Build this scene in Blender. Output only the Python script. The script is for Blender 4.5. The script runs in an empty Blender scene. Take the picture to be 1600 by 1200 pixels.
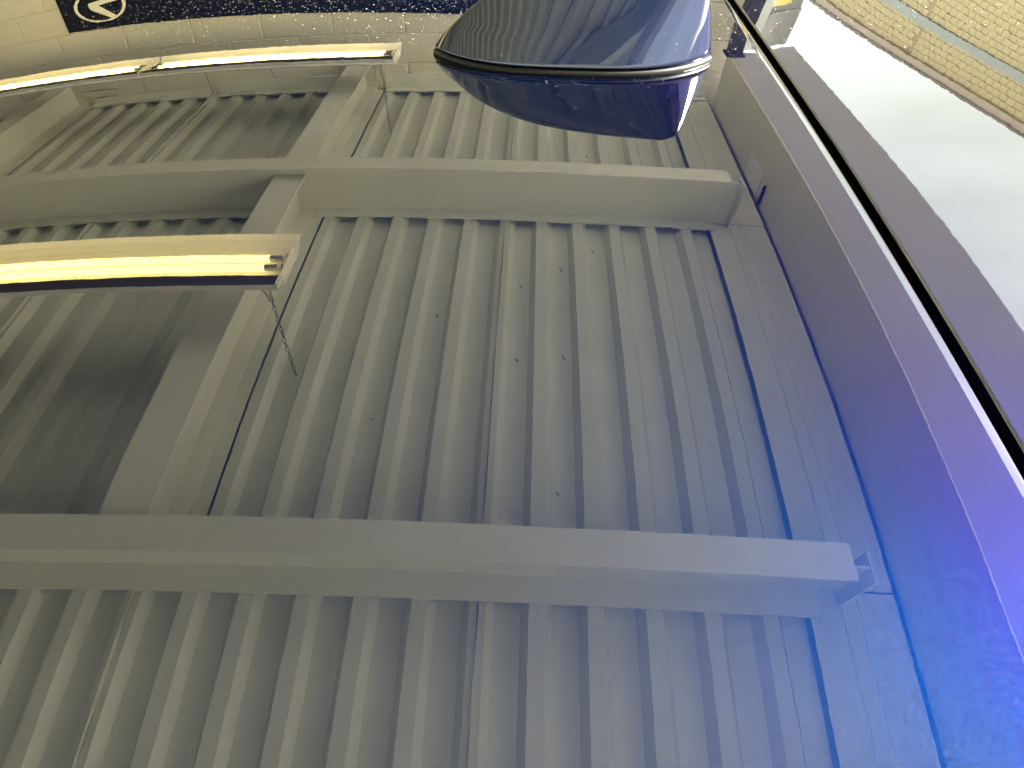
import bpy, bmesh, math, random
from mathutils import Vector, Matrix, noise

random.seed(7)
scene = bpy.context.scene
COL = scene.collection
Z0 = 1.62                       # height of the roof crown area above the ground

# ------------------------------------------------------------------ camera
HC, PITCH, YAW, ROLL, FPX = 0.251123, 0.822897, -0.037121, -0.004207, 1095.838
cp, sp = math.cos(PITCH), math.sin(PITCH)
fwd = Vector((math.sin(YAW) * cp, math.cos(YAW) * cp, -sp))
rgt = Vector((math.cos(YAW), -math.sin(YAW), 0))
up = rgt.cross(fwd)
r2 = rgt * math.cos(ROLL) + up * math.sin(ROLL)
u2 = up * math.cos(ROLL) - rgt * math.sin(ROLL)
cam_data = bpy.data.cameras.new("camera")
cam = bpy.data.objects.new("camera", cam_data)
COL.objects.link(cam)
M = Matrix((r2, u2, -fwd)).transposed().to_4x4()
M.translation = Vector((0, 0, HC + Z0))
cam.matrix_world = M
cam_data.sensor_width = 36
cam_data.lens = 36 * FPX / 1600
cam_data.clip_start = 0.01
cam_data.clip_end = 3000
scene.camera = cam

# ------------------------------------------------------------------ sky, sun, exposure
SUN_EL, SUN_AZ = math.radians(34), math.radians(76)      # azimuth from +Y towards +X
world = bpy.data.worlds.new("World")
scene.world = world
world.use_nodes = True
wn, wl = world.node_tree.nodes, world.node_tree.links
wn.clear()
w_out = wn.new("ShaderNodeOutputWorld")
w_bg = wn.new("ShaderNodeBackground")
w_sky = wn.new("ShaderNodeTexSky")
w_sky.sky_type = 'NISHITA'
w_sky.sun_disc = False
w_sky.sun_elevation = SUN_EL
w_sky.sun_rotation = SUN_AZ
w_sky.air_density = 1.2
w_sky.dust_density = 3.0
w_co = wn.new("ShaderNodeTexCoord")
w_map = wn.new("ShaderNodeMapping")
w_map.inputs['Scale'].default_value = (1, 1, 2.6)
w_no = wn.new("ShaderNodeTexNoise")
w_no.inputs['Scale'].default_value = 3.2
w_no.inputs['Detail'].default_value = 5
w_no.inputs['Roughness'].default_value = 0.55
w_rmp = wn.new("ShaderNodeMapRange")
w_rmp.inputs['From Min'].default_value = 0.3
w_rmp.inputs['From Max'].default_value = 0.72
w_rmp.inputs['To Min'].default_value = 0.90
w_rmp.inputs['To Max'].default_value = 1.0
w_no2 = wn.new("ShaderNodeTexNoise")
w_no2.inputs['Scale'].default_value = 2.1
w_no2.inputs['Detail'].default_value = 4
w_crm = wn.new("ShaderNodeMix")
w_crm.data_type = 'RGBA'
w_crm.inputs['A'].default_value = (1.0, 1.09, 0.97, 1)
w_crm.inputs['B'].default_value = (2.0, 2.03, 1.74, 1)
w_mix = wn.new("ShaderNodeMix")
w_mix.data_type = 'RGBA'
wl.new(w_co.outputs['Generated'], w_map.inputs['Vector'])
wl.new(w_map.outputs['Vector'], w_no.inputs['Vector'])
wl.new(w_map.outputs['Vector'], w_no2.inputs['Vector'])
wl.new(w_no.outputs['Fac'], w_rmp.inputs['Value'])
wl.new(w_no2.outputs['Fac'], w_crm.inputs['Factor'])
wl.new(w_rmp.outputs['Result'], w_mix.inputs['Factor'])
wl.new(w_sky.outputs['Color'], w_mix.inputs['A'])
wl.new(w_crm.outputs['Result'], w_mix.inputs['B'])
wl.new(w_mix.outputs['Result'], w_bg.inputs['Color'])
w_bg.inputs['Strength'].default_value = 0.1
wl.new(w_bg.outputs['Background'], w_out.inputs['Surface'])

sun_d = bpy.data.lights.new("sun", 'SUN')
sun_d.energy = 5.0
sun_d.angle = math.radians(8)
sun_d.color = (1.0, 0.95, 0.83)
sun = bpy.data.objects.new("sun", sun_d)
COL.objects.link(sun)
sd = Vector((math.sin(SUN_AZ) * math.cos(SUN_EL), math.cos(SUN_AZ) * math.cos(SUN_EL), math.sin(SUN_EL)))
sun.rotation_euler = sd.to_track_quat('Z', 'Y').to_euler()
sun.location = (0, 0, 30)

scene.view_settings.view_transform = 'Standard'
scene.view_settings.look = 'None'
scene.view_settings.gamma = 1.0
scene.view_settings.exposure = 4.9
scene.view_settings.use_curve_mapping = False
scene.render.engine = 'CYCLES'
scene.cycles.use_denoising = True
scene.cycles.use_adaptive_sampling = False
scene.cycles.max_bounces = 10
scene.cycles.diffuse_bounces = 5
scene.cycles.glossy_bounces = 5
scene.cycles.sample_clamp_indirect = 12
scene.cycles.caustics_reflective = False
scene.cycles.caustics_refractive = False


# ------------------------------------------------------------------ helpers
def mat(name, color, rough=0.6, metallic=0.0, noise_scale=None, noise_amt=0.12, bump=0.0, bump_scale=60, **kw):
    m = bpy.data.materials.new(name)
    m.use_nodes = True
    nt = m.node_tree
    b = nt.nodes['Principled BSDF']
    b.inputs['Base Color'].default_value = (*color, 1)
    b.inputs['Roughness'].default_value = rough
    b.inputs['Metallic'].default_value = metallic
    for k, v in kw.items():
        b.inputs[k].default_value = v
    co = nt.nodes.new("ShaderNodeTexCoord")
    if noise_scale:
        n = nt.nodes.new("ShaderNodeTexNoise")
        n.inputs['Scale'].default_value = noise_scale
        n.inputs['Detail'].default_value = 6
        n.inputs['Roughness'].default_value = 0.6
        mx = nt.nodes.new("ShaderNodeMix")
        mx.data_type = 'RGBA'
        mx.inputs['A'].default_value = (*[c * (1 - noise_amt) for c in color], 1)
        mx.inputs['B'].default_value = (*[min(1, c * (1 + noise_amt)) for c in color], 1)
        nt.links.new(co.outputs['Object'], n.inputs['Vector'])
        nt.links.new(n.outputs['Fac'], mx.inputs['Factor'])
        nt.links.new(mx.outputs['Result'], b.inputs['Base Color'])
    if bump:
        n2 = nt.nodes.new("ShaderNodeTexNoise")
        n2.inputs['Scale'].default_value = bump_scale
        n2.inputs['Detail'].default_value = 4
        bp = nt.nodes.new("ShaderNodeBump")
        bp.inputs['Strength'].default_value = 1
        bp.inputs['Distance'].default_value = bump
        nt.links.new(co.outputs['Object'], n2.inputs['Vector'])
        nt.links.new(n2.outputs['Fac'], bp.inputs['Height'])
        nt.links.new(bp.outputs['Normal'], b.inputs['Normal'])
    return m


def link_obj(name, me, m, parent=None, smooth=False):
    o = bpy.data.objects.new(name, me)
    COL.objects.link(o)
    if m is not None and not me.materials:
        me.materials.append(m)
    if parent is not None:
        o.parent = parent
    if smooth:
        for p in me.polygons:
            p.use_smooth = True
    return o


def mesh(name, verts, faces, m, parent=None, smooth=False):
    me = bpy.data.meshes.new(name)
    me.from_pydata([tuple(v) for v in verts], [], faces)
    me.update()
    return link_obj(name, me, m, parent, smooth)


def box_data(x0, x1, y0, y1, z0, z1):
    v = [(x0, y0, z0), (x1, y0, z0), (x1, y1, z0), (x0, y1, z0), (x0, y0, z1), (x1, y0, z1), (x1, y1, z1), (x0, y1, z1)]
    f = [(3, 2, 1, 0), (4, 5, 6, 7), (0, 1, 5, 4), (1, 2, 6, 5), (2, 3, 7, 6), (3, 0, 4, 7)]
    return v, f


def join_data(parts):
    V, F = [], []
    for v, f in parts:
        n = len(V)
        V += list(v)
        F += [tuple(i + n for i in q) for q in f]
    return V, F


def box(name, x0, x1, y0, y1, z0, z1, m, parent=None, bevel=0.0):
    v, f = box_data(x0, x1, y0, y1, z0, z1)
    o = mesh(name, v, f, m, parent)
    if bevel:
        bm = bmesh.new()
        bm.from_mesh(o.data)
        bmesh.ops.bevel(bm, geom=bm.edges[:], offset=bevel, segments=2, affect='EDGES', profile=0.5)
        bm.to_mesh(o.data)
        bm.free()
    return o


def extrude_x(prof, x0, x1, close=True, caps=True):
    """closed (y,z) profile swept along x"""
    n = len(prof)
    v = [(x0, y, z) for y, z in prof] + [(x1, y, z) for y, z in prof]
    f = [(i, (i + 1) % n, n + (i + 1) % n, n + i) for i in range(n if close else n - 1)]
    if caps and close:
        f += [tuple(range(n - 1, -1, -1)), tuple(range(n, 2 * n))]
    return v, f


def tube_data(p0, p1, r, seg=10):
    p0, p1 = Vector(p0), Vector(p1)
    d = (p1 - p0).normalized()
    a = d.orthogonal().normalized()
    b = d.cross(a)
    v = []
    for p in (p0, p1):
        for i in range(seg):
            t = 2 * math.pi * i / seg
            v.append(tuple(p + a * (r * math.cos(t)) + b * (r * math.sin(t))))
    f = [(i, (i + 1) % seg, seg + (i + 1) % seg, seg + i) for i in range(seg)]
    f += [tuple(range(seg - 1, -1, -1)), tuple(range(seg, 2 * seg))]
    return v, f


def empty(name, loc=(0, 0, 0)):
    o = bpy.data.objects.new(name, None)
    o.empty_display_size = 0.1
    COL.objects.link(o)
    o.location = loc
    return o


def tag(o, label=None, cat=None, group=None, kind=None):
    if label:
        o['label'] = label
    if cat:
        o['category'] = cat
    if group:
        o['group'] = group
    if kind:
        o['kind'] = kind
    return o


# ------------------------------------------------------------------ materials
def car_paint(name, peel=1.0, dust=1.0, ior=1.85, gain=1.0, grain=1.0, rough=0.505):
    m = bpy.data.materials.new(name)
    m.use_nodes = True
    nt = m.node_tree
    N, L = nt.nodes, nt.links
    b = N['Principled BSDF']
    out = N['Material Output']
    b.inputs['Metallic'].default_value = 1.0
    b.inputs['Roughness'].default_value = rough
    b.inputs['Specular Tint'].default_value = (0.06, 0.13, 0.25, 1)
    b.inputs['Coat Weight'].default_value = 1.0
    b.inputs['Coat Roughness'].default_value = 0.0
    b.inputs['Coat IOR'].default_value = ior
    co = N.new("ShaderNodeTexCoord")
    # metallic flake: fine grain in the base layer
    fl = N.new("ShaderNodeTexVoronoi")
    fl.inputs['Scale'].default_value = 1400
    L.new(co.outputs['Object'], fl.inputs['Vector'])
    sep = N.new("ShaderNodeSeparateColor")
    L.new(fl.outputs['Color'], sep.inputs['Color'])
    bc = N.new("ShaderNodeMix")
    bc.data_type = 'RGBA'
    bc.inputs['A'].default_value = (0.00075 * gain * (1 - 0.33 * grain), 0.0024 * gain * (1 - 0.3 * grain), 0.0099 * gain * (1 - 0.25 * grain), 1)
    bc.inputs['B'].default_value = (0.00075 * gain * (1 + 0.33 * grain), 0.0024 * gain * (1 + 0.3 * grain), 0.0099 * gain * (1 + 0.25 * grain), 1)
    L.new(sep.outputs['Red'], bc.inputs['Factor'])
    L.new(bc.outputs['Result'], b.inputs['Base Color'])
    # orange peel of the clear coat
    n1 = N.new("ShaderNodeTexNoise")
    n1.inputs['Scale'].default_value = 70
    n1.inputs['Detail'].default_value = 1.5
    L.new(co.outputs['Object'], n1.inputs['Vector'])
    n2 = N.new("ShaderNodeTexNoise")
    n2.inputs['Scale'].default_value = 230
    n2.inputs['Detail'].default_value = 1
    L.new(co.outputs['Object'], n2.inputs['Vector'])
    ma = N.new("ShaderNodeMath")
    ma.operation = 'MULTIPLY_ADD'
    ma.inputs[1].default_value = 0.22
    L.new(n2.outputs['Fac'], ma.inputs[0])
    L.new(n1.outputs['Fac'], ma.inputs[2])
    bp = N.new("ShaderNodeBump")
    bp.inputs['Strength'].default_value = 1.0
    bp.inputs['Distance'].default_value = 0.6e-5 * peel
    L.new(ma.outputs['Value'], bp.inputs['Height'])
    L.new(bp.outputs['Normal'], b.inputs['Coat Normal'])
    # dust specks lying on the paint
    dd = N.new("ShaderNodeBsdfDiffuse")
    dd.inputs['Color'].default_value = (0.75, 0.73, 0.66, 1)
    facs = []
    for sc_, rad, share, op in ((420, 0.34, 0.16, 0.14), (800, 0.40, 0.14, 0.11)):
        vo = N.new("ShaderNodeTexVoronoi")
        vo.inputs['Scale'].default_value = sc_
        L.new(co.outputs['Object'], vo.inputs['Vector'])
        s2 = N.new("ShaderNodeSeparateColor")
        L.new(vo.outputs['Color'], s2.inputs['Color'])
        rr = N.new("ShaderNodeMath")
        rr.operation = 'MULTIPLY'
        rr.inputs[1].default_value = rad
        L.new(s2.outputs['Green'], rr.inputs[0])
        lt = N.new("ShaderNodeMath")
        lt.operation = 'LESS_THAN'
        L.new(vo.outputs['Distance'], lt.inputs[0])
        L.new(rr.outputs['Value'], lt.inputs[1])
        pick = N.new("ShaderNodeMath")
        pick.operation = 'LESS_THAN'
        pick.inputs[1].default_value = share * dust
        L.new(s2.outputs['Red'], pick.inputs[0])
        mm = N.new("ShaderNodeMath")
        mm.operation = 'MULTIPLY'
        L.new(lt.outputs['Value'], mm.inputs[0])
        L.new(pick.outputs['Value'], mm.inputs[1])
        m3 = N.new("ShaderNodeMath")
        m3.operation = 'MULTIPLY'
        m3.inputs[1].default_value = op
        L.new(mm.outputs['Value'], m3.inputs[0])
        facs.append(m3)
    acc = facs[0]
    for f in facs[1:]:
        ad = N.new("ShaderNodeMath")
        ad.operation = 'MAXIMUM'
        L.new(acc.outputs['Value'], ad.inputs[0])
        L.new(f.outputs['Value'], ad.inputs[1])
        acc = ad
    sx = N.new("ShaderNodeSeparateXYZ")
    L.new(co.outputs['Object'], sx.inputs['Vector'])
    mr = N.new("ShaderNodeMapRange")
    mr.inputs['From Min'].default_value = 0.50
    mr.inputs['From Max'].default_value = 0.66
    mr.inputs['To Min'].default_value = 0.018
    L.new(sx.outputs['Y'], mr.inputs['Value'])
    mu = N.new("ShaderNodeMath")
    mu.operation = 'MULTIPLY'
    L.new(mr.outputs['Result'], mu.inputs[0])
    L.new(acc.outputs['Value'], mu.inputs[1])
    acc = mu
    ms = N.new("ShaderNodeMixShader")
    L.new(acc.outputs['Value'], ms.inputs['Fac'])
    L.new(b.outputs['BSDF'], ms.inputs[1])
    L.new(dd.outputs['BSDF'], ms.inputs[2])
    L.new(ms.outputs['Shader'], out.inputs['Surface'])
    return m


PAINT = car_paint("metallic_blue_paint", 1.0, 1.0)
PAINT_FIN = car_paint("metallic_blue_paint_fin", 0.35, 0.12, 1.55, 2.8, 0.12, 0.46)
PAINT_SPOILER = car_paint("metallic_blue_paint_spoiler", 1.0, 0.35)
RUBBER = mat("black_rubber", (0.003, 0.003, 0.003), 0.6, **{"Specular IOR Level": 0.1})
GASKET = mat("black_gasket", (0.0025, 0.0024, 0.002), 0.42, noise_scale=500, noise_amt=0.9, **{"Specular IOR Level": 0.15})
GLASS = mat("dark_glass", (0.01, 0.012, 0.014), 0.03)
TYRE = mat("tyre_rubber", (0.02, 0.02, 0.02), 0.8)
ALLOY = mat("alloy", (0.6, 0.6, 0.62), 0.3, 1.0)
DECK = mat("deck_paint", (0.60, 0.605, 0.485), 0.5, noise_scale=2.6, noise_amt=0.13)
STEEL = mat("beam_paint", (0.63, 0.63, 0.51), 0.45, noise_scale=3, noise_amt=0.10)
FASCIA = mat("fascia_paint", (0.34, 0.34, 0.355), 0.5, noise_scale=3, noise_amt=0.05)
BLOCK = mat("painted_block", (0.57, 0.54, 0.415), 0.6, noise_scale=9, noise_amt=0.06, bump=0.0015, bump_scale=90)
MORTAR = mat("painted_mortar", (0.555, 0.525, 0.40), 0.7)
FIX_WHITE = mat("lamp_enamel", (0.93, 0.89, 0.72), 0.35)
FIX_OUT = mat("lamp_brown_enamel", (0.045, 0.028, 0.022), 0.4)
FIX_GREY = mat("lamp_channel", (0.50, 0.48, 0.42), 0.4)
FIX_METAL = mat("lamp_metal", (0.55, 0.53, 0.48), 0.25, 0.8)
CHAIN = mat("chain_zinc", (0.22, 0.21, 0.18), 0.4, 0.5)
NAVY = mat("banner_navy", (0.004, 0.0045, 0.011), 0.6, noise_scale=3, noise_amt=0.7, **{"Specular IOR Level": 0.12})
CREAM = mat("banner_cream", (0.80, 0.76, 0.58), 0.5)
BRICK = mat("tan_brick", (0.72, 0.60, 0.33), 0.8, noise_scale=6, noise_amt=0.2, bump=0.002, bump_scale=40)
JOINT = mat("brick_mortar", (0.50, 0.41, 0.24), 0.9)
BAND = mat("grey_stone_band", (0.50, 0.52, 0.48), 0.7, noise_scale=4, noise_amt=0.1)
COPING = mat("metal_coping", (0.26, 0.21, 0.16), 0.4)
CAPSTONE = mat("pale_capstone", (0.60, 0.50, 0.36), 0.6, noise_scale=3, noise_amt=0.08)
PIER = mat("grey_pier_concrete", (0.20, 0.20, 0.18), 0.8, noise_scale=8, noise_amt=0.2)
DARKSTEEL = mat("dark_bronze_steel", (0.02, 0.02, 0.022), 0.45)
WHITEMETAL = mat("white_downspout", (0.72, 0.74, 0.72), 0.4)
YELLOW = mat("yellow_sign", (0.50, 0.42, 0.13), 0.5)
BLACKPRINT = mat("black_print", (0.02, 0.02, 0.02), 0.6)
CONCRETE = mat("concrete", (0.47, 0.445, 0.38), 0.85, noise_scale=1.5, noise_amt=0.15)
DRIVE = mat("driveway_concrete", (0.34, 0.325, 0.27), 0.85, noise_scale=1.5, noise_amt=0.15)
ASPHALT = mat("asphalt", (0.10, 0.10, 0.10), 0.9, noise_scale=1.0, noise_amt=0.2)

TUBE = bpy.data.materials.new("lit_tube")
TUBE.use_nodes = True
tn = TUBE.node_tree
tn.nodes.clear()
te = tn.nodes.new("ShaderNodeEmission")
te.inputs['Color'].default_value = (1.0, 0.78, 0.25, 1)
te.inputs['Strength'].default_value = 0.60
to = tn.nodes.new("ShaderNodeOutputMaterial")
tn.links.new(te.outputs['Emission'], to.inputs['Surface'])

# ------------------------------------------------------------------ measured place
H = 1.496361 + Z0              # underside of the roof deck
P = 0.1524                     # rib pitch
X0 = -1.306653                 # left edge of rib flange 0
YA0, YA1, DA = 0.5945, 0.6973, 0.2362
YB0, YB1, DB = 2.3904, 2.4918, 0.2768
YW = 3.97
XF = 1.06                      # inner face of the fascia beam
XO = 1.3471                    # its outer edge
DF = 0.36
XL, YN = -7.2, -5.4            # far ends of the canopy

# ------------------------------------------------------------------ ground
v, f = box_data(-400, 400, -400, 400, -0.2, 0)
tag(mesh("ground", v, f, ASPHALT), kind="structure")
tag(box("bounce_slab", 4.2, 60, -40, 60, 0.004, 0.03, CONCRETE), kind="structure")  # unseen pale slab, added to throw side light under the canopy
tag(box("low_bounce_strip", 1.0, 4.19, -40, 60, 0.004, 0.025, ASPHALT), kind="structure")  # unseen dark strip, added to weaken the bounce from nearby ground
tag(box("driveway", -0.7, 0.996, -9, 3.95, 0.004, 0.046, DRIVE), kind="structure")
tag(box("left_dimming_slab", XL - 1, -0.704, -9, 3.95, 0.004, 0.042, ASPHALT), kind="structure")  # unseen dark ground, added so the left deck bays come out dimmer

# ------------------------------------------------------------------ canopy deck
ceiling = tag(empty("ceiling", (0, 0, 0)), kind="structure")


def deck_panel(xa, xb, ribs, ya, yb, seed, lap_left=True, lap_right=True):
    """one ribbed steel sheet from xa to xb; ribs = list of flange-left x positions within"""
    rise, fl, sl = 0.038, 0.042, 0.020
    prof = []

    def zprof(x):
        k = math.floor((x - ribs) / P)
        t = (x - ribs) - k * P
        if t < fl:
            return 0.0
        if t < fl + sl:
            return rise * (t - fl) / sl
        if t < P - sl:
            return rise
        return rise * (P - t) / sl
    xs = {round(xa, 5), round(xb, 5)}
    k0 = math.floor((xa - ribs) / P) - 1
    while ribs + k0 * P < xb + P:
        for o in (0, fl, fl + sl, P - sl):
            x = ribs + k0 * P + o
            if xa + 0.002 < x < xb - 0.002:
                xs.add(round(x, 5))
        k0 += 1
    xs = sorted(xs)
    prof = [(x, zprof(x)) for x in xs]
    rows = max(2, int((yb - ya) / 0.09))
    V, F = [], []
    rnd = random.Random(seed)
    ph = rnd.uniform(0, 50)
    for j in range(rows + 1):
        y = ya + (yb - ya) * j / rows
        row = []
        for i, (x, z) in enumerate(prof):
            wob = noise.noise(Vector((x * 4 + ph, y * 3.0, ph))) * 0.0012
            dx = 0.0
            dz = wob
            if i == len(prof) - 1 and lap_right:
                dx = noise.noise(Vector((ph, y * 5.5, 3.1))) * 0.0035
                dz = -0.003 + noise.noise(Vector((ph, y * 4.0, 9.1))) * 0.002
            if i == 0 and lap_left:
                dx = 0.0035 + noise.noise(Vector((ph, y * 6.5, 1.1))) * 0.002
                dz = 0.004
            row.append((x + dx, y, H + z + dz))
        if lap_right:                                  # folded lip of the side lap
            lx, ly, lz = row[-1]
            row.append((lx + 0.0015, ly, lz - 0.006))
            row.append((lx + 0.0025, ly, lz + 0.012))
        V += row
    n = len(V) // (rows + 1)
    for j in range(rows):
        for i in range(n - 1):
            a = j * n + i
            F.append((a, a + n, a + n + 1, a + 1))
    return mesh("deck_panel", V, F, DECK, ceiling)


sd_ = 0
SEAM = 0.018
# the bay over the camera and the ones behind it: sheets lapped every six ribs
for (ya, yb) in ((-1.30, 0.645), (-3.2, -1.305), (YN, -3.205)):
    k = 14
    while True:
        xb = X0 + k * P + SEAM
        xa = X0 + (k - 6) * P + SEAM
        if k == 14:
            xb = 0.80
        deck_panel(max(xa, XL), xb, X0, ya, yb, sd_, True, k != 14)
        sd_ += 1
        k -= 6
        if xa < XL:
            break
# the two bays towards the wall
XR1 = X0 + 3 * P
XLB = -2.534327
for (ya, yb) in ((0.65, 2.44), (2.445, YW - 0.01)):
    deck_panel(XR1, X0 + 8 * P + SEAM, X0, ya, yb, sd_, True, True)
    deck_panel(X0 + 8 * P + SEAM, 0.80, X0, ya, yb, sd_ + 1, True, False)
    deck_panel(XLB - P, XLB + 4 * P + SEAM, XLB, ya, yb, sd_ + 2, True, True)
    deck_panel(XLB + 4 * P + SEAM, -0.99, XLB, ya, yb, sd_ + 3, True, False)
    x = XLB - P - 0.115 * 2
    for q in range(5):
        deck_panel(x - 1.61, x - 0.7, x - 1.60, ya, yb, sd_ + 4 + q, True, True)
        deck_panel(x - 0.7, x, x - 1.60, ya, yb, sd_ + 14 + q, True, False)
        x -= 1.84
        if x < XL:
            break
    sd_ += 30
# flat closure plates
for (ya, yb) in ((YN, 0.645), (0.65, 2.44), (2.445, YW - 0.01)):
    V, F = [], []
    rows = int((yb - ya) / 0.12)
    pr = [(0.80, 0.0), (0.885, 0.0), (0.888, -0.004), (0.892, 0.0), (0.93, 0.0), (0.934, -0.003), (0.938, 0.0), (1.036, 0.0), (1.040, -0.004), (1.044, 0.012)]
    for j in range(rows + 1):
        y = ya + (yb - ya) * j / rows
        for (x, z) in pr:
            V.append((x, y, H + z + noise.noise(Vector((x * 3, y * 2.5, 4))) * 0.0012))
    n = len(pr)
    for j in range(rows):
        for i in range(n - 1):
            a = j * n + i
            F.append((a, a + n, a + n + 1, a + 1))
    mesh("closure_plate", V, F, DECK, ceiling)
for (ya, yb) in ((0.66, 2.39), (2.49, YW - 0.02)):
    box("closure_plate", -0.99, XR1 - 0.004, ya, yb, H + 0.0006, H + 0.003, DECK, ceiling)
    box("closure_plate", XLB - P - 0.23, XLB - P - 0.004, ya, yb, H + 0.0006, H + 0.003, DECK, ceiling)
# solid roof above the deck keeps daylight out
box("roof_slab", XL - 0.1, XO - 0.02, YN - 0.1, YW + 0.3, H + 0.06, H + 0.30, FASCIA, ceiling)

scr_v, scr_f = tube_data((0, 0, 0.004), (0.003, 0.006, -0.020), 0.0019, 6)
scr_me = bpy.data.meshes.new("screw")
scr_me.from_pydata(scr_v, [], scr_f)
scr_me.materials.append(CHAIN)
for (k_, y_, a_) in ((6, 1.72, 0.3), (8, 1.93, 2.0), (9, 2.05, 1.1), (9, 1.52, 0.2), (8, 1.50, 4.0), (9, 0.93, 0.7), (10, 2.2, 2.6), (5, 1.2, 3.0), (9, 2.9, 1.0), (10, 3.1, 0.4), (7, 2.75, 5.0)):
    o = bpy.data.objects.new("screw", scr_me)
    COL.objects.link(o)
    o.parent = ceiling
    o.location = (X0 + k_ * P + 0.095 + 0.012 * math.sin(a_ * 7), y_, H + 0.038)
    o.rotation_euler = (0.5 * math.sin(a_), 0.5 * math.cos(a_), a_)
# ------------------------------------------------------------------ steel beams


def i_prof(b0, b1, t0, t1, d, wc, tw=0.009, tf=0.011, ttop=0.009):
    zb = H - d
    return [(b0, zb), (b1, zb), (b1, zb + tf), (wc + tw / 2, zb + tf + 0.004), (wc + tw / 2, H - ttop - 0.004), (t1, H - ttop), (t1, H - 0.0008),
            (t0, H - 0.0008), (t0, H - ttop), (wc - tw / 2, H - ttop - 0.004), (wc - tw / 2, zb + tf + 0.004), (b0, zb + tf)]


def beam_x(x0, x1, prof, label, cope=None):
    """beam along x; cope = x where the bottom flange stops short of the end"""
    b = tag(empty("steel_beam", (x0, prof[0][0], prof[0][1])), label, "beam", "steel beams under the canopy")
    V, F = extrude_x(prof, x0, cope or x1)
    o = mesh("girder", V, F, STEEL, b)
    o.matrix_parent_inverse = Matrix.Translation(b.location).inverted()
    if cope:
        wc = (prof[3][0] + prof[10][0]) / 2
        V, F = join_data([box_data(cope + 0.001, cope + 0.055, wc - 0.0045, wc + 0.0045, prof[0][1] + 0.035, H - 0.006),
                          box_data(cope + 0.0555, cope + 0.062, wc - 0.045, wc + 0.045, prof[0][1] + 0.03, H - 0.004)])
        o = mesh("web_end", V, F, STEEL, b)
        o.matrix_parent_inverse = Matrix.Translation(b.location).inverted()
    return b


beam_x(XL, XF - 0.002, i_prof(YA0, YA1, 0.5636, 0.728, DA, (YA0 + YA1) / 2),
       "grey painted steel beam mirrored across the roof, nearer of the two long beams", 0.825)
beam_x(XL, XF - 0.002, i_prof(YB0, YB1, 2.3762, 2.506, DB, (YB0 + YB1) / 2),
       "grey painted steel beam mirrored below the fin, farther of the two long beams", 0.822)
beam_x(XL, XF - 0.002, i_prof(-1.36, -1.26, -1.38, -1.24, DA, -1.31),
       "grey painted steel beam behind the photographer, mirrored only in the fin", 0.825)


def beam_y(xc, y0, y1, d, label):
    b = tag(empty("cross_beam", (xc, y0, H - d)), label, "beam", "cross beams between the long beams")
    prof = [(xc + a, z) for a, z in ((-0.065, H - d), (0.065, H - d), (0.065, H - d + 0.011), (0.0045, H - d + 0.015), (0.0045, H - 0.013), (0.065, H - 0.009),
                                     (0.065, H - 0.0008), (-0.065, H - 0.0008), (-0.065, H - 0.009), (-0.0045, H - 0.013), (-0.0045, H - d + 0.015), (-0.065, H - d + 0.011))]
    n = len(prof)
    V = [(x, y0, z) for x, z in prof] + [(x, y1, z) for x, z in prof]
    F = [(i, n + i, n + (i + 1) % n, (i + 1) % n) for i in range(n)] + [tuple(range(n)), tuple(range(2 * n - 1, n - 1, -1))]
    o = mesh("girder", V, F, STEEL, b)
    o.matrix_parent_inverse = Matrix.Translation(b.location).inverted()
    return b


beam_y(-0.965, YA1 - 0.04, YB0 + 0.045, 0.215, "short cross beam mirrored between the two long beams beside the nearer lamp")
beam_y(-0.965, YB1 - 0.045, YW + 0.05, 0.215, "short cross beam mirrored from the farther long beam into the wall, under the farther lamp")
beam_y(-2.80, YB1 - 0.045, YW + 0.05, 0.215, "short cross beam mirrored at the left edge, from long beam into wall")
beam_y(-2.80, YA1 - 0.04, YB0 + 0.045, 0.215, "short cross beam left of the lamps, between the two long beams")

fb = tag(empty("fascia_beam", (XF, 0, H - DF)), "boxed grey edge beam of the canopy, mirrored beside the roof's rear edge", "beam")
V, F = box_data(XF, XO, YN - 0.05, YW - 0.12, H - DF - 0.0005, H + 0.32)
o = mesh("casing", V, F, FASCIA, fb)
o.matrix_parent_inverse = Matrix.Translation(fb.location).inverted()
V, F = box_data(XF - 0.006, XF - 0.0005, YN, YW - 0.14, H - DF + 0.0, H - 0.001)
o = mesh("inner_board", V, F, STEEL, fb)
o.matrix_parent_inverse = Matrix.Translation(fb.location).inverted()
V, F = box_data(XF - 0.009, XF - 0.0065, 2.70, 2.93, H - 0.15, H - 0.012)
o = mesh("access_plate", V, F, WHITEMETAL, fb)
o.matrix_parent_inverse = Matrix.Translation(fb.location).inverted()
V, F = tube_data((XF - 0.014, 2.62, H - 0.015), (XF - 0.014, 2.62, H - 0.13), 0.007, 8)
o = mesh("conduit", V, F, DARKSTEEL, fb)
o.matrix_parent_inverse = Matrix.Translation(fb.location).inverted()

# ------------------------------------------------------------------ block wall
wall = tag(empty("block_wall", (-3, YW, 0)), "cream painted concrete block wall mirrored along the top of the roof", "wall")
wi = Matrix.Translation(wall.location).inverted()


def wpart(o):
    o.matrix_parent_inverse = wi
    return o


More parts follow.
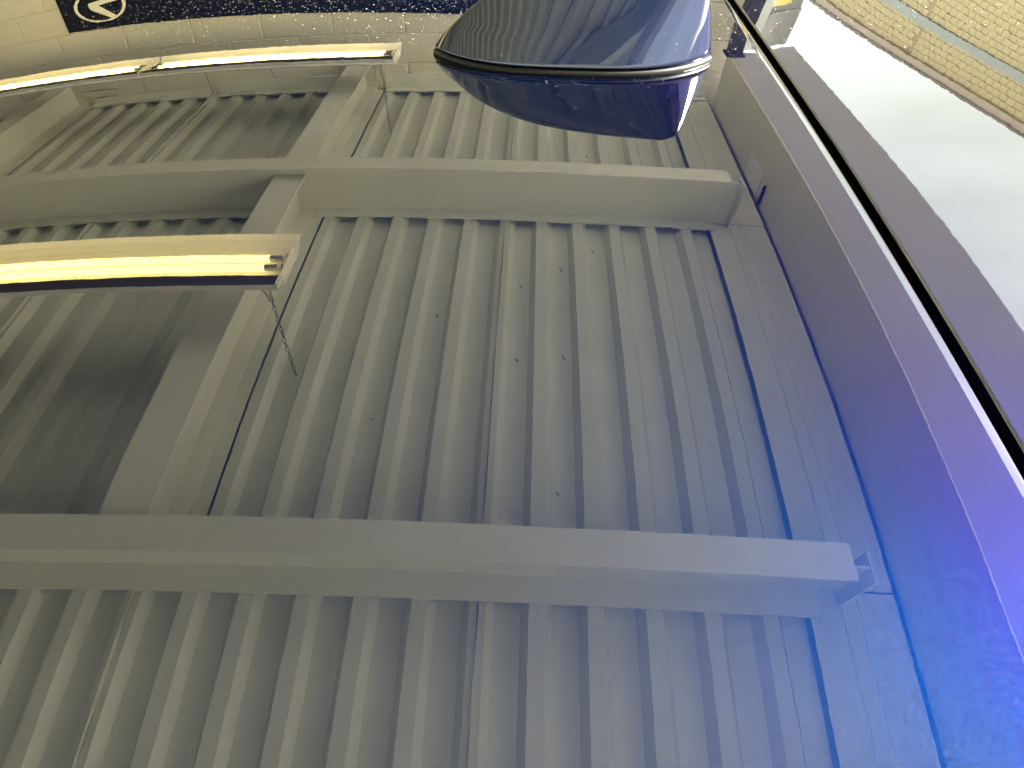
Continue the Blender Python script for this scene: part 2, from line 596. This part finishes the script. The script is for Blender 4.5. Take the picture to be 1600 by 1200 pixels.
WX1 = 1.135
V, F = box_data(XL, WX1, YW + 0.0035, YW + 0.2, 0.0, H + 0.05)
wpart(mesh("mortar_bed", V, F, MORTAR, wall))
BL, BH = 0.4064, 0.2032
bm = bmesh.new()
bmesh.ops.create_cube(bm, size=1)
for vv in bm.verts:
    vv.co.x *= BL - 0.009
    vv.co.y *= 0.02
    vv.co.z *= BH - 0.009
bmesh.ops.bevel(bm, geom=[e for e in bm.edges], offset=0.003, segments=1, affect='EDGES')
block_me = bpy.data.meshes.new("block")
bm.to_mesh(block_me)
bm.free()
half_me = block_me.copy()
for vv in half_me.vertices:
    vv.co.x *= (BL / 2 - 0.009) / (BL - 0.009)
block_me.materials.append(BLOCK)
half_me.materials.append(BLOCK)
ztop = Z0 + 1.312
lowV, lowF = [], []
row = 0
zc = ztop + BH
while zc - BH > 0.0:
    off = 0.0 if row % 2 else BL / 2
    x = WX1 - 0.01
    first = True
    while x > XL + BL:
        wdt = BL / 2 if (first and off) else BL
        first = False
        cx, czz = x - wdt / 2, zc - BH / 2
        jit = random.uniform(-0.0012, 0.0012)
        if row < 7 and cx > -5.2:
            o = bpy.data.objects.new("block", half_me if wdt < BL else block_me)
            COL.objects.link(o)
            o.parent = wall
            wpart(o)
            o.location = (cx, YW + 0.010 + jit - 0.002, czz)
            o.rotation_euler = (random.uniform(-.002, .002), 0, random.uniform(-.002, .002))
        else:
            a, b_ = box_data(cx - wdt / 2 + .0045, cx + wdt / 2 - .0045, YW - 0.002 + jit, YW + 0.018, czz - BH / 2 + .0045, czz + BH / 2 - .0045)
            n = len(lowV)
            lowV += a
            lowF += [tuple(i + n for i in q) for q in b_]
        x -= wdt
    zc -= BH
    row += 1
o = wpart(mesh("lower_blocks", lowV, lowF, BLOCK, wall))
o['kind'] = "stuff"
# ledger angles on which the deck rests
for (xa, xb, za) in ((-0.84, 1.03, 0.122), (-1.86, -1.06, 0.105), (-2.68, -1.93, 0.055), (-5.5, -2.92, 0.105)):
    V, F = join_data([box_data(xa, xb, YW - 0.014, YW - 0.0035, H - za, H - 0.006), box_data(xa, xb, YW - 0.07, YW - 0.015, H - 0.013, H - 0.0055)])
    wpart(mesh("ledger_angle", V, F, STEEL, wall))
for (xa, xb, za, zb) in ((-0.895, -0.845, 0.20, 0.06), (-1.055, -1.03, 0.18, 0.04), (-2.73, -2.50, 0.21, 0.13), (-2.73, -2.5, 0.12, 0.07)):
    wpart(box("pocket_grout", xa, xb, YW - 0.022, YW - 0.004, H - za, H - zb, BLOCK, wall, bevel=0.004))

# ------------------------------------------------------------------ banner on the wall
bx0, bx1, bz0, bz1 = -2.645, -0.16, Z0 + 0.28, Z0 + 0.955
ban = tag(empty("banner", (bx0, YW, bz0)), "dark navy banner with pale oval emblem hung on the block wall", "banner")
bi = Matrix.Translation(ban.location).inverted()
ys = YW - 0.012


def bpart(o):
    o.matrix_parent_inverse = bi
    return o


V = [(bx0, ys, bz0), (bx1, ys, bz0), (bx1, ys, bz1 + 0.05), (bx0, ys, bz1 - 0.06),
     (bx0, ys + 0.006, bz0), (bx1, ys + 0.006, bz0), (bx1, ys + 0.006, bz1 + 0.05), (bx0, ys + 0.006, bz1 - 0.06)]
F = [(0, 1, 2, 3), (7, 6, 5, 4), (1, 0, 4, 5), (2, 1, 5, 6), (3, 2, 6, 7), (0, 3, 7, 4)]
bpart(mesh("sheet", V, F, NAVY, ban))
# emblem: oval ring with a bent stroke inside
ex, ez, ea, eb = -2.40, Z0 + 0.745, 0.155, 0.112
V, F = [], []
SEG = 64
for i in range(SEG):
    t = 2 * math.pi * i / SEG
    th = 0.014 + 0.005 * math.cos(t * 2)
    for k in (0, 1):
        a, b_ = ea - th * k, eb - th * k
        V.append((ex + a * math.cos(t), ys - 0.004, ez + b_ * math.sin(t)))
for i in range(SEG):
    j = (i + 1) % SEG
    F.append((2 * i, 2 * i + 1, 2 * j + 1, 2 * j))
bpart(mesh("emblem_ring", V, F, CREAM, ban))
st = [(0.085, 0.088), (0.050, 0.098), (-0.062, 0.012), (-0.066, -0.030), (0.135, -0.058), (0.128, -0.020), (-0.005, -0.004)]
V = [(ex + a, ys - 0.0045, ez + b_) for a, b_ in st]
bpart(mesh("emblem_stroke", V, [(0, 1, 2, 6), (2, 3, 6), (3, 4, 5, 6)], CREAM, ban))
tc = bpy.data.curves.new("lettering", 'FONT')
tc.body = "Keep that Genuine Model"
tc.size = 0.052
tc.extrude = 0.0008
tob = bpy.data.objects.new("lettering_source", tc)
COL.objects.link(tob)
dg = bpy.context.evaluated_depsgraph_get()
tme = bpy.data.meshes.new_from_object(tob.evaluated_get(dg))
bpy.data.objects.remove(tob)
tme.materials.clear()
xs_ = [q.co.x for q in tme.vertices]
sc_ = 0.50 / (max(xs_) - min(xs_))
for q in tme.vertices:
    q.co = Vector((-0.83 + (q.co.x - min(xs_)) * sc_, ys - 0.003, Z0 + 0.893 + q.co.y * sc_ * 1.2))
bpart(link_obj("lettering", tme, CREAM, ban))

pier = tag(empty("concrete_pier", (1.24, YW, 0)), "grey concrete pier closing the right end of the block wall", "pier")
for nm, d in (("shaft", (1.137, 1.34, YW + 0.004, YW + 0.25, 0.0, H - DF - 0.14)), ("cap", (1.137, 1.345, YW - 0.006, YW + 0.26, H - DF - 0.139, H - DF + 0.02))):
    o = box(nm, *d, PIER, pier)
    o.matrix_parent_inverse = Matrix.Translation(pier.location).inverted()
# ------------------------------------------------------------------ posts and sign at the wall's end
col = tag(empty("steel_column", (1.085, 3.80, 0)), "black square steel column under the canopy edge at the wall's end", "column")
for nm, d in (("shaft", (1.045, 1.115, 3.77, 3.84, 0.05, H - DF - 0.001)), ("cap_plate", (1.03, 1.13, 3.755, 3.855, H - DF - 0.012, H - DF - 0.0015)), ("base_plate", (1.0, 1.16, 3.72, 3.89, 0.05, 0.07))):
    o = box(nm, *d, DARKSTEEL, col)
    o.matrix_parent_inverse = Matrix.Translation(col.location).inverted()
dsp = tag(empty("downspout", (1.17, 3.9, 0)), "pale metal downspout beside the black column at the wall's end", "downspout")
for nm, d in (("pipe", (1.15, 1.19, 3.89, 3.945, 0.06, H - DF - 0.002)), ("strap", (1.143, 1.197, 3.885, 3.962, 2.2, 2.24))):
    o = box(nm, *d, WHITEMETAL, dsp)
    o.matrix_parent_inverse = Matrix.Translation(dsp.location).inverted()
ys_ = tag(empty("yellow_sign", (1.20, YW - 0.01, Z0 + 0.90)), "small yellow warning sign on the end of the block wall", "sign")
for nm, d, m_ in (("plate", (1.20, 1.285, YW - 0.012, YW - 0.006, Z0 + 0.86, Z0 + 0.966), YELLOW), ("mark", (1.225, 1.235, YW - 0.0135, YW - 0.0125, Z0 + 0.89, Z0 + 0.93), BLACKPRINT),
                  ("mark", (1.25, 1.26, YW - 0.0135, YW - 0.0125, Z0 + 0.89, Z0 + 0.93), BLACKPRINT)):
    o = box(nm, *d, m_, ys_)
    o.matrix_parent_inverse = Matrix.Translation(ys_.location).inverted()

# ------------------------------------------------------------------ fluorescent lamps
LAMP_L = 1.30


def chain_data(p0, p1):
    p0, p1 = Vector(p0), Vector(p1)
    n = max(3, int((p1 - p0).length / 0.021))
    parts = []
    d = (p1 - p0).normalized()
    a = d.orthogonal().normalized()
    b = d.cross(a)
    for k in range(n):
        c = p0.lerp(p1, (k + .5) / n)
        side = a if k % 2 else b
        other = b if k % 2 else a
        V, F = [], []
        S, T = 8, 4
        for i in range(S):
            t = 2 * math.pi * i / S
            rd = d * (0.0135 * math.cos(t)) + side * (0.0055 * math.sin(t))
            nrm = (d * math.cos(t) + side * math.sin(t)).normalized()
            for j in range(T):
                u = 2 * math.pi * j / T
                V.append(tuple(c + rd + nrm * (0.0016 * math.cos(u)) + other * (0.0016 * math.sin(u))))
        for i in range(S):
            for j in range(T):
                F.append((i * T + j, ((i + 1) % S) * T + j, ((i + 1) % S) * T + (j + 1) % T, i * T + (j + 1) % T))
        parts.append((V, F))
    return join_data(parts)


def lamp(xr, yc, label, chain_right=True):
    """hanging twin-tube strip lamp; right end at xr, runs towards -x"""
    zt = H - 0.42
    x0 = xr - LAMP_L + 0.004
    b = tag(empty("fluorescent_lamp", (xr, yc, zt)), label, "lamp", "strip lamps hung from the deck")
    inv = Matrix.Translation(b.location).inverted()

    def part(name, data, m_, parent=b, smooth=False):
        o = mesh(name, data[0], data[1], m_, parent, smooth)
        if parent is b:
            o.matrix_parent_inverse = inv
        return o
    # section from the far lip (y = yf) to the near rim
    yf, yn, zl = yc + 0.136, yc - 0.136, zt - 0.022
    part("channel", box_data(x0, xr, yc - 0.075, yc + 0.055, zl + 0.0465, zt + 0.03), FIX_GREY)
    wing = [(yf, zl - 0.006), (yf - 0.014, zl + 0.012), (yf - 0.036, zl + 0.031), (yf - 0.064, zl + 0.044), (yn + 0.052, zl + 0.044), (yn + 0.050, zl - 0.004)]
    part("reflector_inside", extrude_x(wing, x0, xr, close=False, caps=False), FIX_WHITE)
    back = [(y, z + 0.0018) for y, z in wing[:5]]
    part("reflector_back", extrude_x(back, x0, xr, close=False, caps=False), FIX_GREY)
    part("reflector_lip", box_data(x0, xr, yf, yf + 0.004, zl - 0.002, zl + 0.006), FIX_WHITE)
    part("shade_strip", box_data(x0, xr, yn + 0.002, yn + 0.0495, zl - 0.005, zl - 0.001), FIX_OUT)
    part("rim", box_data(x0, xr, yn - 0.003, yn + 0.0015, zl - 0.006, zl + 0.013), FIX_GREY)
    part("rim_top", box_data(x0, xr, yn + 0.0018, yn + 0.060, zl + 0.0095, zl + 0.0125), FIX_GREY)
    for yy, zz in ((yc + 0.020, zl + 0.013), (yc - 0.036, zl + 0.006)):
        part("tube", tube_data((x0 + 0.06, yy, zz), (xr - 0.065, yy, zz), 0.0132, 14), TUBE, smooth=False)
        for xa, xb in ((x0 + 0.012, x0 + 0.0595), (xr - 0.0645, xr - 0.012)):
            part("tube_cap", tube_data((xa, yy, zz), (xb, yy, zz), 0.0122, 12), FIX_METAL)
        for xa in (x0 + 0.012, xr - 0.022):
            part("lamp_holder", box_data(xa, xa + 0.010, yy - 0.012, yy + 0.012, zl - 0.010, zl + 0.043), FIX_WHITE)
    V = [(xr - 0.003, yn + 0.004, zl - 0.012), (xr - 0.003, yc + 0.060, zl - 0.012), (xr - 0.003, yc + 0.055, zl + 0.045), (xr - 0.003, yn + 0.004, zl + 0.013)]
    V += [(xr, y, z) for _, y, z in V]
    part("end_plate", (V, [(3, 2, 1, 0), (4, 5, 6, 7), (1, 5, 4, 0), (2, 6, 5, 1), (3, 7, 6, 2), (0, 4, 7, 3)]), FIX_WHITE)
    if chain_right:
        xc = xr - 0.085
        top = (xc + 0.030, yc - 0.13, H + 0.03)
        mid = (xc + 0.010, yc - 0.05, zt + 0.13)
        for dy in (-0.045, 0.045):
            part("chain", chain_data((xc - 0.02, yc + dy, zt + 0.03), mid), CHAIN)
        part("chain", chain_data(mid, top), CHAIN)
    return b


lamp(-0.678, 1.520, "lit twin-tube strip lamp hung nearer, mirrored at the left of the roof")
lamp(-0.678 - LAMP_L - 0.004, 1.520, "lit strip lamp continuing the nearer row beyond the left edge", False)
lamp(-0.662, 3.47, "lit strip lamp hung by the wall, right one of the farther row")
lamp(-0.662 - LAMP_L - 0.004, 3.47, "lit strip lamp hung by the wall, left one of the farther row", False)

# ------------------------------------------------------------------ tan brick building
BM_ = -0.078505
ang = math.atan2(1, BM_)                       # direction of the facade in plan
bd = Vector((BM_, 1, 0)).normalized()          # along the facade, away from the camera
bn = Vector((-bd.y, bd.x, 0))                  # facade normal, towards the canopy (-x)
ORG = Vector((8, 0, 0))
ZB = 5.357 + Z0
bld = tag(empty("brick_building", ORG), "tan brick building with grey stone band and metal coping, mirrored on the spoiler", "building")
Rb = Matrix((bd, -bn, Vector((0, 0, 1)))).transposed().to_4x4()    # local x = along, y = into the building
Rb.translation = ORG
bld.matrix_world = Rb


def bb(name, s0, s1, d0, d1, z0, z1, m_):
    V, F = box_data(s0, s1, d0, d1, z0, z1)
    return mesh(name, V, F, m_, bld)


bb("wall", 7.5, 60, 0.012, 12, 0, ZB - 0.02, JOINT)
bb("coping", 7.5, 60, -0.03, 12.05, ZB - 0.10, ZB + 0.0, CAPSTONE)
bb("roof_edge", 7.5, 60, -0.045, 12.06, ZB + 0.001, ZB + 0.04, COPING)
bb("stone_band", 7.5, 60, -0.012, 0.010, ZB - 0.69, ZB - 0.56, BAND)
CH, CL = 0.10, 0.21
bmx = bmesh.new()
bmesh.ops.create_cube(bmx, size=1)
for vv in bmx.verts:
    vv.co.x *= CL - 0.014
    vv.co.y *= 0.03
    vv.co.z *= CH - 0.012
brick_me = bpy.data.meshes.new("brick")
bmx.to_mesh(brick_me)
bmx.free()
brick_me.materials.append(BRICK)
restV, restF = [], []
nb = 0
zc = ZB - 0.11
rowi = 0
while zc > 0.1:
    if ZB - 0.70 < zc - CH / 2 < ZB - 0.56 or ZB - 0.69 < zc - 0.02 < ZB - 0.56:
        zc = ZB - 0.695
    s = 7.7 + (CL / 2 if rowi % 2 else 0)
    near = zc > ZB - 2.6
    while s < 34 and near:
        ctrl = abs(s - 14.12) < 0.02                  # movement joint
        j = random.uniform(-0.003, 0.003)
        dep = 0.002 + j
        if nb < 300 and 9.6 < s < 14.0 and zc > ZB - 1.62:
            o = bpy.data.objects.new("brick", brick_me)
            COL.objects.link(o)
            o.parent = bld
            o.location = (s, 0.020 + dep * 0.5, zc - CH / 2)
            o.scale = (1, 1, random.uniform(0.97, 1.03))
            nb += 1
        else:
            xa, xb = s - CL / 2 + .007, s + CL / 2 - .007
            if xa < 14.12 < xb:
                xb = 14.105
            V, F = box_data(xa, xb, 0.005 + dep * 0.5, 0.02, zc - CH + .006, zc - .006)
            n = len(restV)
            restV += V
            restF += [tuple(i + n for i in q) for q in F]
        s += CL
    if not near:
        break
    zc -= CH
    rowi += 1
o = mesh("brickwork", restV, restF, BRICK, bld)
o['kind'] = "stuff"
bb("lower_wall", 7.5, 60, 0.002, 0.0115, 0, zc, BRICK)

# ------------------------------------------------------------------ the car
QA, QB, QC, QD, QE = -0.018737, 0.115899, -0.06203, -0.189465, -0.003079
Q30, Q21, Q12, Q03 = 0.049681, 0.026482, 0.016084, 0.083588


def poly(x, y):
    z = QA * x + QB * y + QC * x * x + QD * y * y + QE * x * y + Q30 * x ** 3 + Q21 * x * x * y + Q12 * x * y * y + Q03 * y ** 3
    zx = QA + 2 * QC * x + QE * y + 3 * Q30 * x * x + 2 * Q21 * x * y + Q12 * y * y
    zy = QB + 2 * QD * y + QE * x + Q21 * x * x + 2 * Q12 * x * y + 3 * Q03 * y * y
    return z, zx, zy


def roof_z(x, y):
    """measured crown of the roof, carried on smoothly beyond the part in view"""
    xc, yc = min(max(x, -0.60), 0.60), min(max(y, -0.02), 0.74)
    z, zx, zy = poly(xc, yc)
    dx, dy = x - xc, y - yc
    return z + zx * dx + zy * dy - 0.05 * dx * dx - 0.20 * dy * dy


YL, YR = -0.06, 1.20                            # the two sides of the roof


def x_edge(y):
    return 0.211673 - 0.055596 * y + 0.10 * max(0, y - 0.74) * -0.6


car = tag(empty("car", (-1.2, 0.57, 0)), "dark blue metallic car under the canopy, its glossy roof filling the view", "car")
ci = Matrix.Translation(car.location).inverted()


def cpart(o, parent=car):
    if parent is car:
        o.matrix_parent_inverse = ci
    return o


def grid_mesh(name, rows, m_, parent, smooth=True):
    n = len(rows[0])
    V = [p for r in rows for p in r]
    F = []
    for j in range(len(rows) - 1):
        for i in range(n - 1):
            a = j * n + i
            F.append((a, a + 1, a + n + 1, a + n))
    return mesh(name, V, F, m_, parent, smooth)


# roof panel: crowned sheet, rolled down at its rear edge and sides
RE = 0.0046
xs_rel = []
x = -2.1
while x < -0.8:
    xs_rel.append(x)
    x += 0.05
while x < -0.011:
    xs_rel.append(x)
    x += 0.010
xs_rel += [-0.010, -0.006, -0.003, -0.001, 0.0]
ysr = []
y = YL
while y < YR - 1e-6:
    ysr.append(y)
    y += 0.010
ysr.append(YR)
rows = []
for y in ysr:
    xe = x_edge(y)
    row = []
    for s in xs_rel:
        row.append((xe + s, y, Z0 + roof_z(xe + s, y)))
    zE = Z0 + roof_z(xe, y)
    sl0 = (roof_z(xe, y) - roof_z(xe - 0.002, y)) / 0.002
    zz_, xx_ = zE, xe
    for k in range(1, 10):                       # soft roll of the hem, then a tight fold
        stp = 0.0005
        xx_ += stp
        zz_ += stp * (sl0 - 0.030 - 0.005 * k)
        row.append((xx_, y, zz_))
    for k in range(1, 7):
        ph = math.radians(8 + (90 - 8) * k / 6)
        row.append((xx_ + 0.001 * math.sin(ph), y, zz_ - 0.001 * (1 - math.cos(ph))))
    row.append((xe + RE, y, zE - 0.020))
    row.append((xe + RE - 0.002, y, zE - 0.034))
    rows.append(row)


def roll_side(row, sgn):
    out_ = []
    for k in range(1, 9):
        ph = k / 8 * math.radians(72)
        R = 0.045
        out_.append([(px, py + sgn * R * math.sin(ph), pz - R * (1 - math.cos(ph))) for px, py, pz in row])
    return out_


left_rows = roll_side(rows[0], -1)
right_rows = roll_side(rows[-1], 1)
all_rows = list(reversed(left_rows)) + rows + right_rows
cpart(grid_mesh("roof_panel", all_rows, PAINT, car))

# spoiler
XE, YE = 0.2217, -0.0556
K1, K1Y, K2, K2Y, K3, ZS = -0.027039, 0.014561, 0.204813, 0.02526, -0.321956, 0.000102


def sp_z(u, y):
    xe = XE + YE * y
    yk = min(max(y, -0.02), 0.80)
    uu = min(u, 0.30)
    z = roof_z(xe, y) + ZS + (K1 + K1Y * yk) * uu + (K2 + K2Y * yk) * uu * uu + K3 * uu ** 3
    if u > 0.30:
        z += (-0.02) * (u - 0.30) - 1.2 * (u - 0.30) ** 2
    return z


us = [0.0036, 0.0042, 0.0055, 0.0075] + [0.01 * k for k in range(1, 36)] + [0.354, 0.357, 0.359]
rows = []
RS = 0.0015
for y in ysr:
    xe = XE + YE * y - 0.6 * 0.1 * max(0, y - 0.74)
    z0_ = Z0 + sp_z(0.0036, y)
    xe += 0.0036
    row = [(xe - RS + 0.0006, y, z0_ - 0.034), (xe - RS, y, z0_ - 0.014)]
    for k in range(0, 8):
        ph = (1 - k / 8) * math.pi / 2
        row.append((xe - RS * math.sin(ph), y, z0_ - RS * (1 - math.cos(ph))))
    for u in us:
        row.append((xe - 0.0036 + u, y, Z0 + sp_z(u, y)))
    lx, ly, lz = row[-1]
    row += [(lx + 0.004, ly, lz - 0.003), (lx + 0.006, ly, lz - 0.009), (lx + 0.004, ly, lz - 0.022), (lx - 0.03, ly, lz - 0.03), (lx - 0.20, ly, lz - 0.045)]
    rows.append(row)
all_rows = list(reversed(roll_side(rows[0], -1))) + rows + roll_side(rows[-1], 1)
cpart(grid_mesh("spoiler", all_rows, PAINT_SPOILER, car))

# black rubber seal down in the gap
rows = []
for y in ysr:
    xe = x_edge(y)
    z = Z0 + roof_z(xe, y)
    rows.append([(xe + RE - 0.001, y, z - 0.03), (xe + RE + 0.0005, y, z - 0.013), (xe + 0.0062, y, z - 0.0105), (xe + 0.0075, y, z - 0.013), (xe + 0.0085, y, z - 0.03)])
cpart(grid_mesh("roof_seal", rows, RUBBER, car))

# body below the roof: glasshouse, flanks, glass, wheels
XFR = -2.05
hw = (YR - YL) / 2
yc_ = (YR + YL) / 2
zr = Z0 - 0.10


def ring(x0, x1, half, z):
    return [(x0, yc_ - half, z), (x1, yc_ - half, z), (x1, yc_ + half, z), (x0, yc_ + half, z)]


lev = [ring(-1.85, 0.12, hw + 0.02, zr), ring(-2.5, 0.52, hw + 0.16, 1.02), ring(-3.55, 0.62, hw + 0.27, 0.92), ring(-3.7, 0.66, hw + 0.29, 0.55), ring(-3.6, 0.60, hw + 0.25, 0.28)]
V = [p for r in lev for p in r]
F = []
for k in range(len(lev) - 1):
    for i in range(4):
        j = (i + 1) % 4
        F.append((k * 4 + j, k * 4 + i, (k + 1) * 4 + i, (k + 1) * 4 + j))
F += [(0, 1, 2, 3), (19, 18, 17, 16)]
body = cpart(mesh("body", V, F, PAINT, car))
bmx = bmesh.new()
bmx.from_mesh(body.data)
bmesh.ops.bevel(bmx, geom=bmx.edges[:], offset=0.06, segments=3, affect='EDGES', profile=0.6)
bmx.to_mesh(body.data)
bmx.free()


def pane(name, q, off):
    q = [Vector(p) for p in q]
    n = (q[1] - q[0]).cross(q[3] - q[0]).normalized() * off
    V = [p + n for p in q] + [p + n * 0.3 for p in q]
    cpart(mesh(name, V, [(0, 1, 2, 3), (7, 6, 5, 4), (0, 4, 5, 1), (1, 5, 6, 2), (2, 6, 7, 3), (3, 7, 4, 0)], GLASS, car))


def lerp_side(sgn, xt, xb_, t0, t1):
    def pt(xtop, xbot, t):
        half = (hw + 0.02) + 0.14 * t
        return (xtop + (xbot - xtop) * t, yc_ + sgn * half, zr + (1.02 - zr) * t)
    return [pt(xt[0], xb_[0], t0), pt(xt[1], xb_[1], t0), pt(xt[1], xb_[1], t1), pt(xt[0], xb_[0], t1)]


for sgn in (-1, 1):
    for xt, xb_ in (((-1.72, -0.95), (-2.25, -0.98)), ((-0.90, -0.28), (-0.92, -0.10)), ((-0.22, 0.03), (-0.04, 0.33))):
        q = lerp_side(sgn, xt, xb_, 0.14, 0.90)
        pane("side_window", q if sgn < 0 else q[::-1], 0.006 if sgn < 0 else 0.006)
wx = lambda t: (0.12 + 0.40 * t)
pane("rear_window", [(wx(.12) + .01, yc_ - hw + .06, zr + (1.02 - zr) * .12), (wx(.12) + .01, yc_ + hw - .06, zr + (1.02 - zr) * .12), (wx(.9) + .01, yc_ + hw + .02, zr + (1.02 - zr) * .9), (wx(.9) + .01, yc_ - hw - .02, zr + (1.02 - zr) * .9)], 0.006)
wf = lambda t: (-1.85 - 0.65 * t)
pane("windscreen", [(wf(.10) - .01, yc_ + hw - .06, zr + (1.02 - zr) * .10), (wf(.10) - .01, yc_ - hw + .06, zr + (1.02 - zr) * .10), (wf(.9) - .01, yc_ - hw - .02, zr + (1.02 - zr) * .9), (wf(.9) - .01, yc_ + hw + .02, zr + (1.02 - zr) * .9)], 0.006)
for wxp in (-2.95, -0.15):
    for sgn in (-1, 1):
        ywc = yc_ + sgn * (hw + 0.20)
        w_ = empty("wheel", (wxp, ywc, 0.36))
        w_.parent = car
        cpart(w_)
        V, F = [], []
        SEG = 32
        pr = [(-0.11, 0.22), (-0.115, 0.33), (-0.09, 0.36), (0.09, 0.36), (0.115, 0.33), (0.11, 0.22)]
        for i in range(SEG):
            t = 2 * math.pi * i / SEG
            for (yy, rr) in pr:
                V.append((rr * math.cos(t), yy, rr * math.sin(t)))
        n = len(pr)
        for i in range(SEG):
            j = (i + 1) % SEG
            for k in range(n):
                F.append((i * n + k, i * n + (k + 1) % n, j * n + (k + 1) % n, j * n + k))
        mesh("tyre", V, F, TYRE, w_)
        parts = [tube_data((0, sgn * 0.06, 0), (0, sgn * 0.10, 0), 0.05, 16)]
        for k in range(5):
            t = 2 * math.pi * k / 5
            parts.append(tube_data((0, sgn * 0.085, 0), (0.225 * math.cos(t), sgn * 0.08, 0.225 * math.sin(t)), 0.022, 6))
        V, F = join_data(parts)
        mesh("rim", V, F, ALLOY, w_)

# ------------------------------------------------------------------ shark fin antenna
FYC = 0.570
prof = [(-0.081, 0.0), (-0.076, 0.0055), (-0.070, 0.0125), (-0.060, 0.0215), (-0.050, 0.0310), (-0.042, 0.0380), (-0.020, 0.0480), (0.007, 0.0560), (0.035, 0.0610), (0.063, 0.0650), (0.090, 0.0668)]
rear = [(0.1365, 0.0), (0.1350, 0.010), (0.1325, 0.025), (0.1280, 0.047), (0.1245, 0.060), (0.1190, 0.0660)]


def interp(tab, h):
    if h <= tab[0][1]:
        return tab[0][0]
    n = len(tab)
    dl = [(tab[i + 1][0] - tab[i][0]) / (tab[i + 1][1] - tab[i][1]) for i in range(n - 1)]
    mm = [dl[0]] + [0.0 if dl[i - 1] * dl[i] <= 0 else 2 * dl[i - 1] * dl[i] / (dl[i - 1] + dl[i]) for i in range(1, n - 1)] + [dl[-1]]
    for i in range(n - 1):
        if h <= tab[i + 1][1]:
            w_ = tab[i + 1][1] - tab[i][1]
            t = (h - tab[i][1]) / w_
            return ((2 * t ** 3 - 3 * t * t + 1) * tab[i][0] + (t ** 3 - 2 * t * t + t) * w_ * mm[i]
                    + (-2 * t ** 3 + 3 * t * t) * tab[i + 1][0] + (t ** 3 - t * t) * w_ * mm[i + 1])
    return tab[-1][0]


HT = 0.0668
fin = empty("antenna", (0.03, FYC, Z0 + roof_z(0.03, FYC)))
fin.parent = car
cpart(fin)
FI = (ci.inverted() @ Matrix.Identity(4)).inverted()


def fin_part(o):
    o.parent = fin
    o.matrix_parent_inverse = (Matrix.Translation(fin.location)).inverted()
    return o


def plan(xf, xr, W, n=120):
    pts = []
    for i in range(n):
        t = 2 * math.pi * i / n
        s = 0.5 - 0.5 * math.cos(t if t <= math.pi else 2 * math.pi - t)
        sgn = -1 if t <= math.pi else 1
        g = (2 * math.sqrt(max(0, s * (1 - s))))
        g = (1 - abs(2 * s - 1) ** 3.0) ** (0.80 if s < 0.5 else 0.85)
        pts.append((xf + (xr - xf) * s, FYC + sgn * W * g))
    return pts


z_lift = 0.0064


def fin_h(x):
    h = 0.0672 * (1 - math.exp(-max(0.0, x + 0.081) / 0.0475))
    if x > 0.108:
        h -= 26 * (x - 0.108) ** 2
    return h


NS, NV = 110, 26
base_pl = plan(-0.081, 0.1365, 0.0365, 2 * NS)          # 0..NS runs nose to tail along the near side
ZC = roof_z(0.03, FYC)
rows = []
for k in range(NV + 1):
    v = math.sin(k / NV * math.pi / 2) ** 1.15 if k else 0.0
    row = []
    for i in range(2 * NS):
        xb, yb = base_pl[i]
        t = max(0.0, xb - 0.095) / (0.1365 - 0.095)
        xr = xb - 0.0135 * t * t
        h = fin_h(xr)
        off = (yb - FYC)
        x = xb + (xr - xb) * v
        q = 0.86 * (1 - v) + 0.14 * math.sqrt(max(0.0, 1 - v * v))
        tt = min(1, v * h / 0.02)
        row.append((x, FYC + off * q, Z0 + z_lift + h * v * 0.94 + roof_z(xb, yb) * (1 - tt) + ZC * tt))
    rows.append(row)
lip = [(x + (0.03 - x) * 0.012, y + (FYC - y) * 0.05, Z0 + 0.0048 + roof_z(x, y)) for x, y in base_pl]
rows = [lip, [(x, y, Z0 + 0.0053 + roof_z(x, y)) for x, y in plan(-0.0806, 0.1361, 0.0361, 2 * NS)]] + rows
n = len(rows[0])
V = [p for r in rows for p in r]
F = []
for j in range(len(rows) - 1):
    for i in range(n):
        a, b_ = j * n + i, j * n + (i + 1) % n
        F.append((a, b_, b_ + n, a + n))
cov = fin_part(mesh("cover", V, F, PAINT_FIN, fin, True))
bmx = bmesh.new()
bmx.from_mesh(cov.data)
bmesh.ops.remove_doubles(bmx, verts=bmx.verts[:], dist=0.00004)
bmx.to_mesh(cov.data)
bmx.free()
for p in cov.data.polygons:
    p.use_smooth = True
n = 120
# gasket between cover and roof
rows = []
for (gx, gy, gz) in ((0.0004, 0.0004, -0.0010), (0.0012, 0.0012, 0.0006), (0.0010, 0.0011, 0.0024), (0.0002, 0.0003, 0.0039), (-0.0015, -0.0015, 0.0045), (-0.006, -0.006, 0.0049)):
    rows.append([(x, y, Z0 + gz + roof_z(x, y)) for x, y in plan(-0.0815 - gx, 0.1370 + gx, 0.0370 + gy)])
V = [p for r in rows for p in r]
F = []
for j in range(len(rows) - 1):
    for i in range(n):
        a, b_ = j * n + i, j * n + (i + 1) % n
        F.append((a, b_, b_ + n, a + n))
fin_part(mesh("gasket", V, F, GASKET, fin, True))
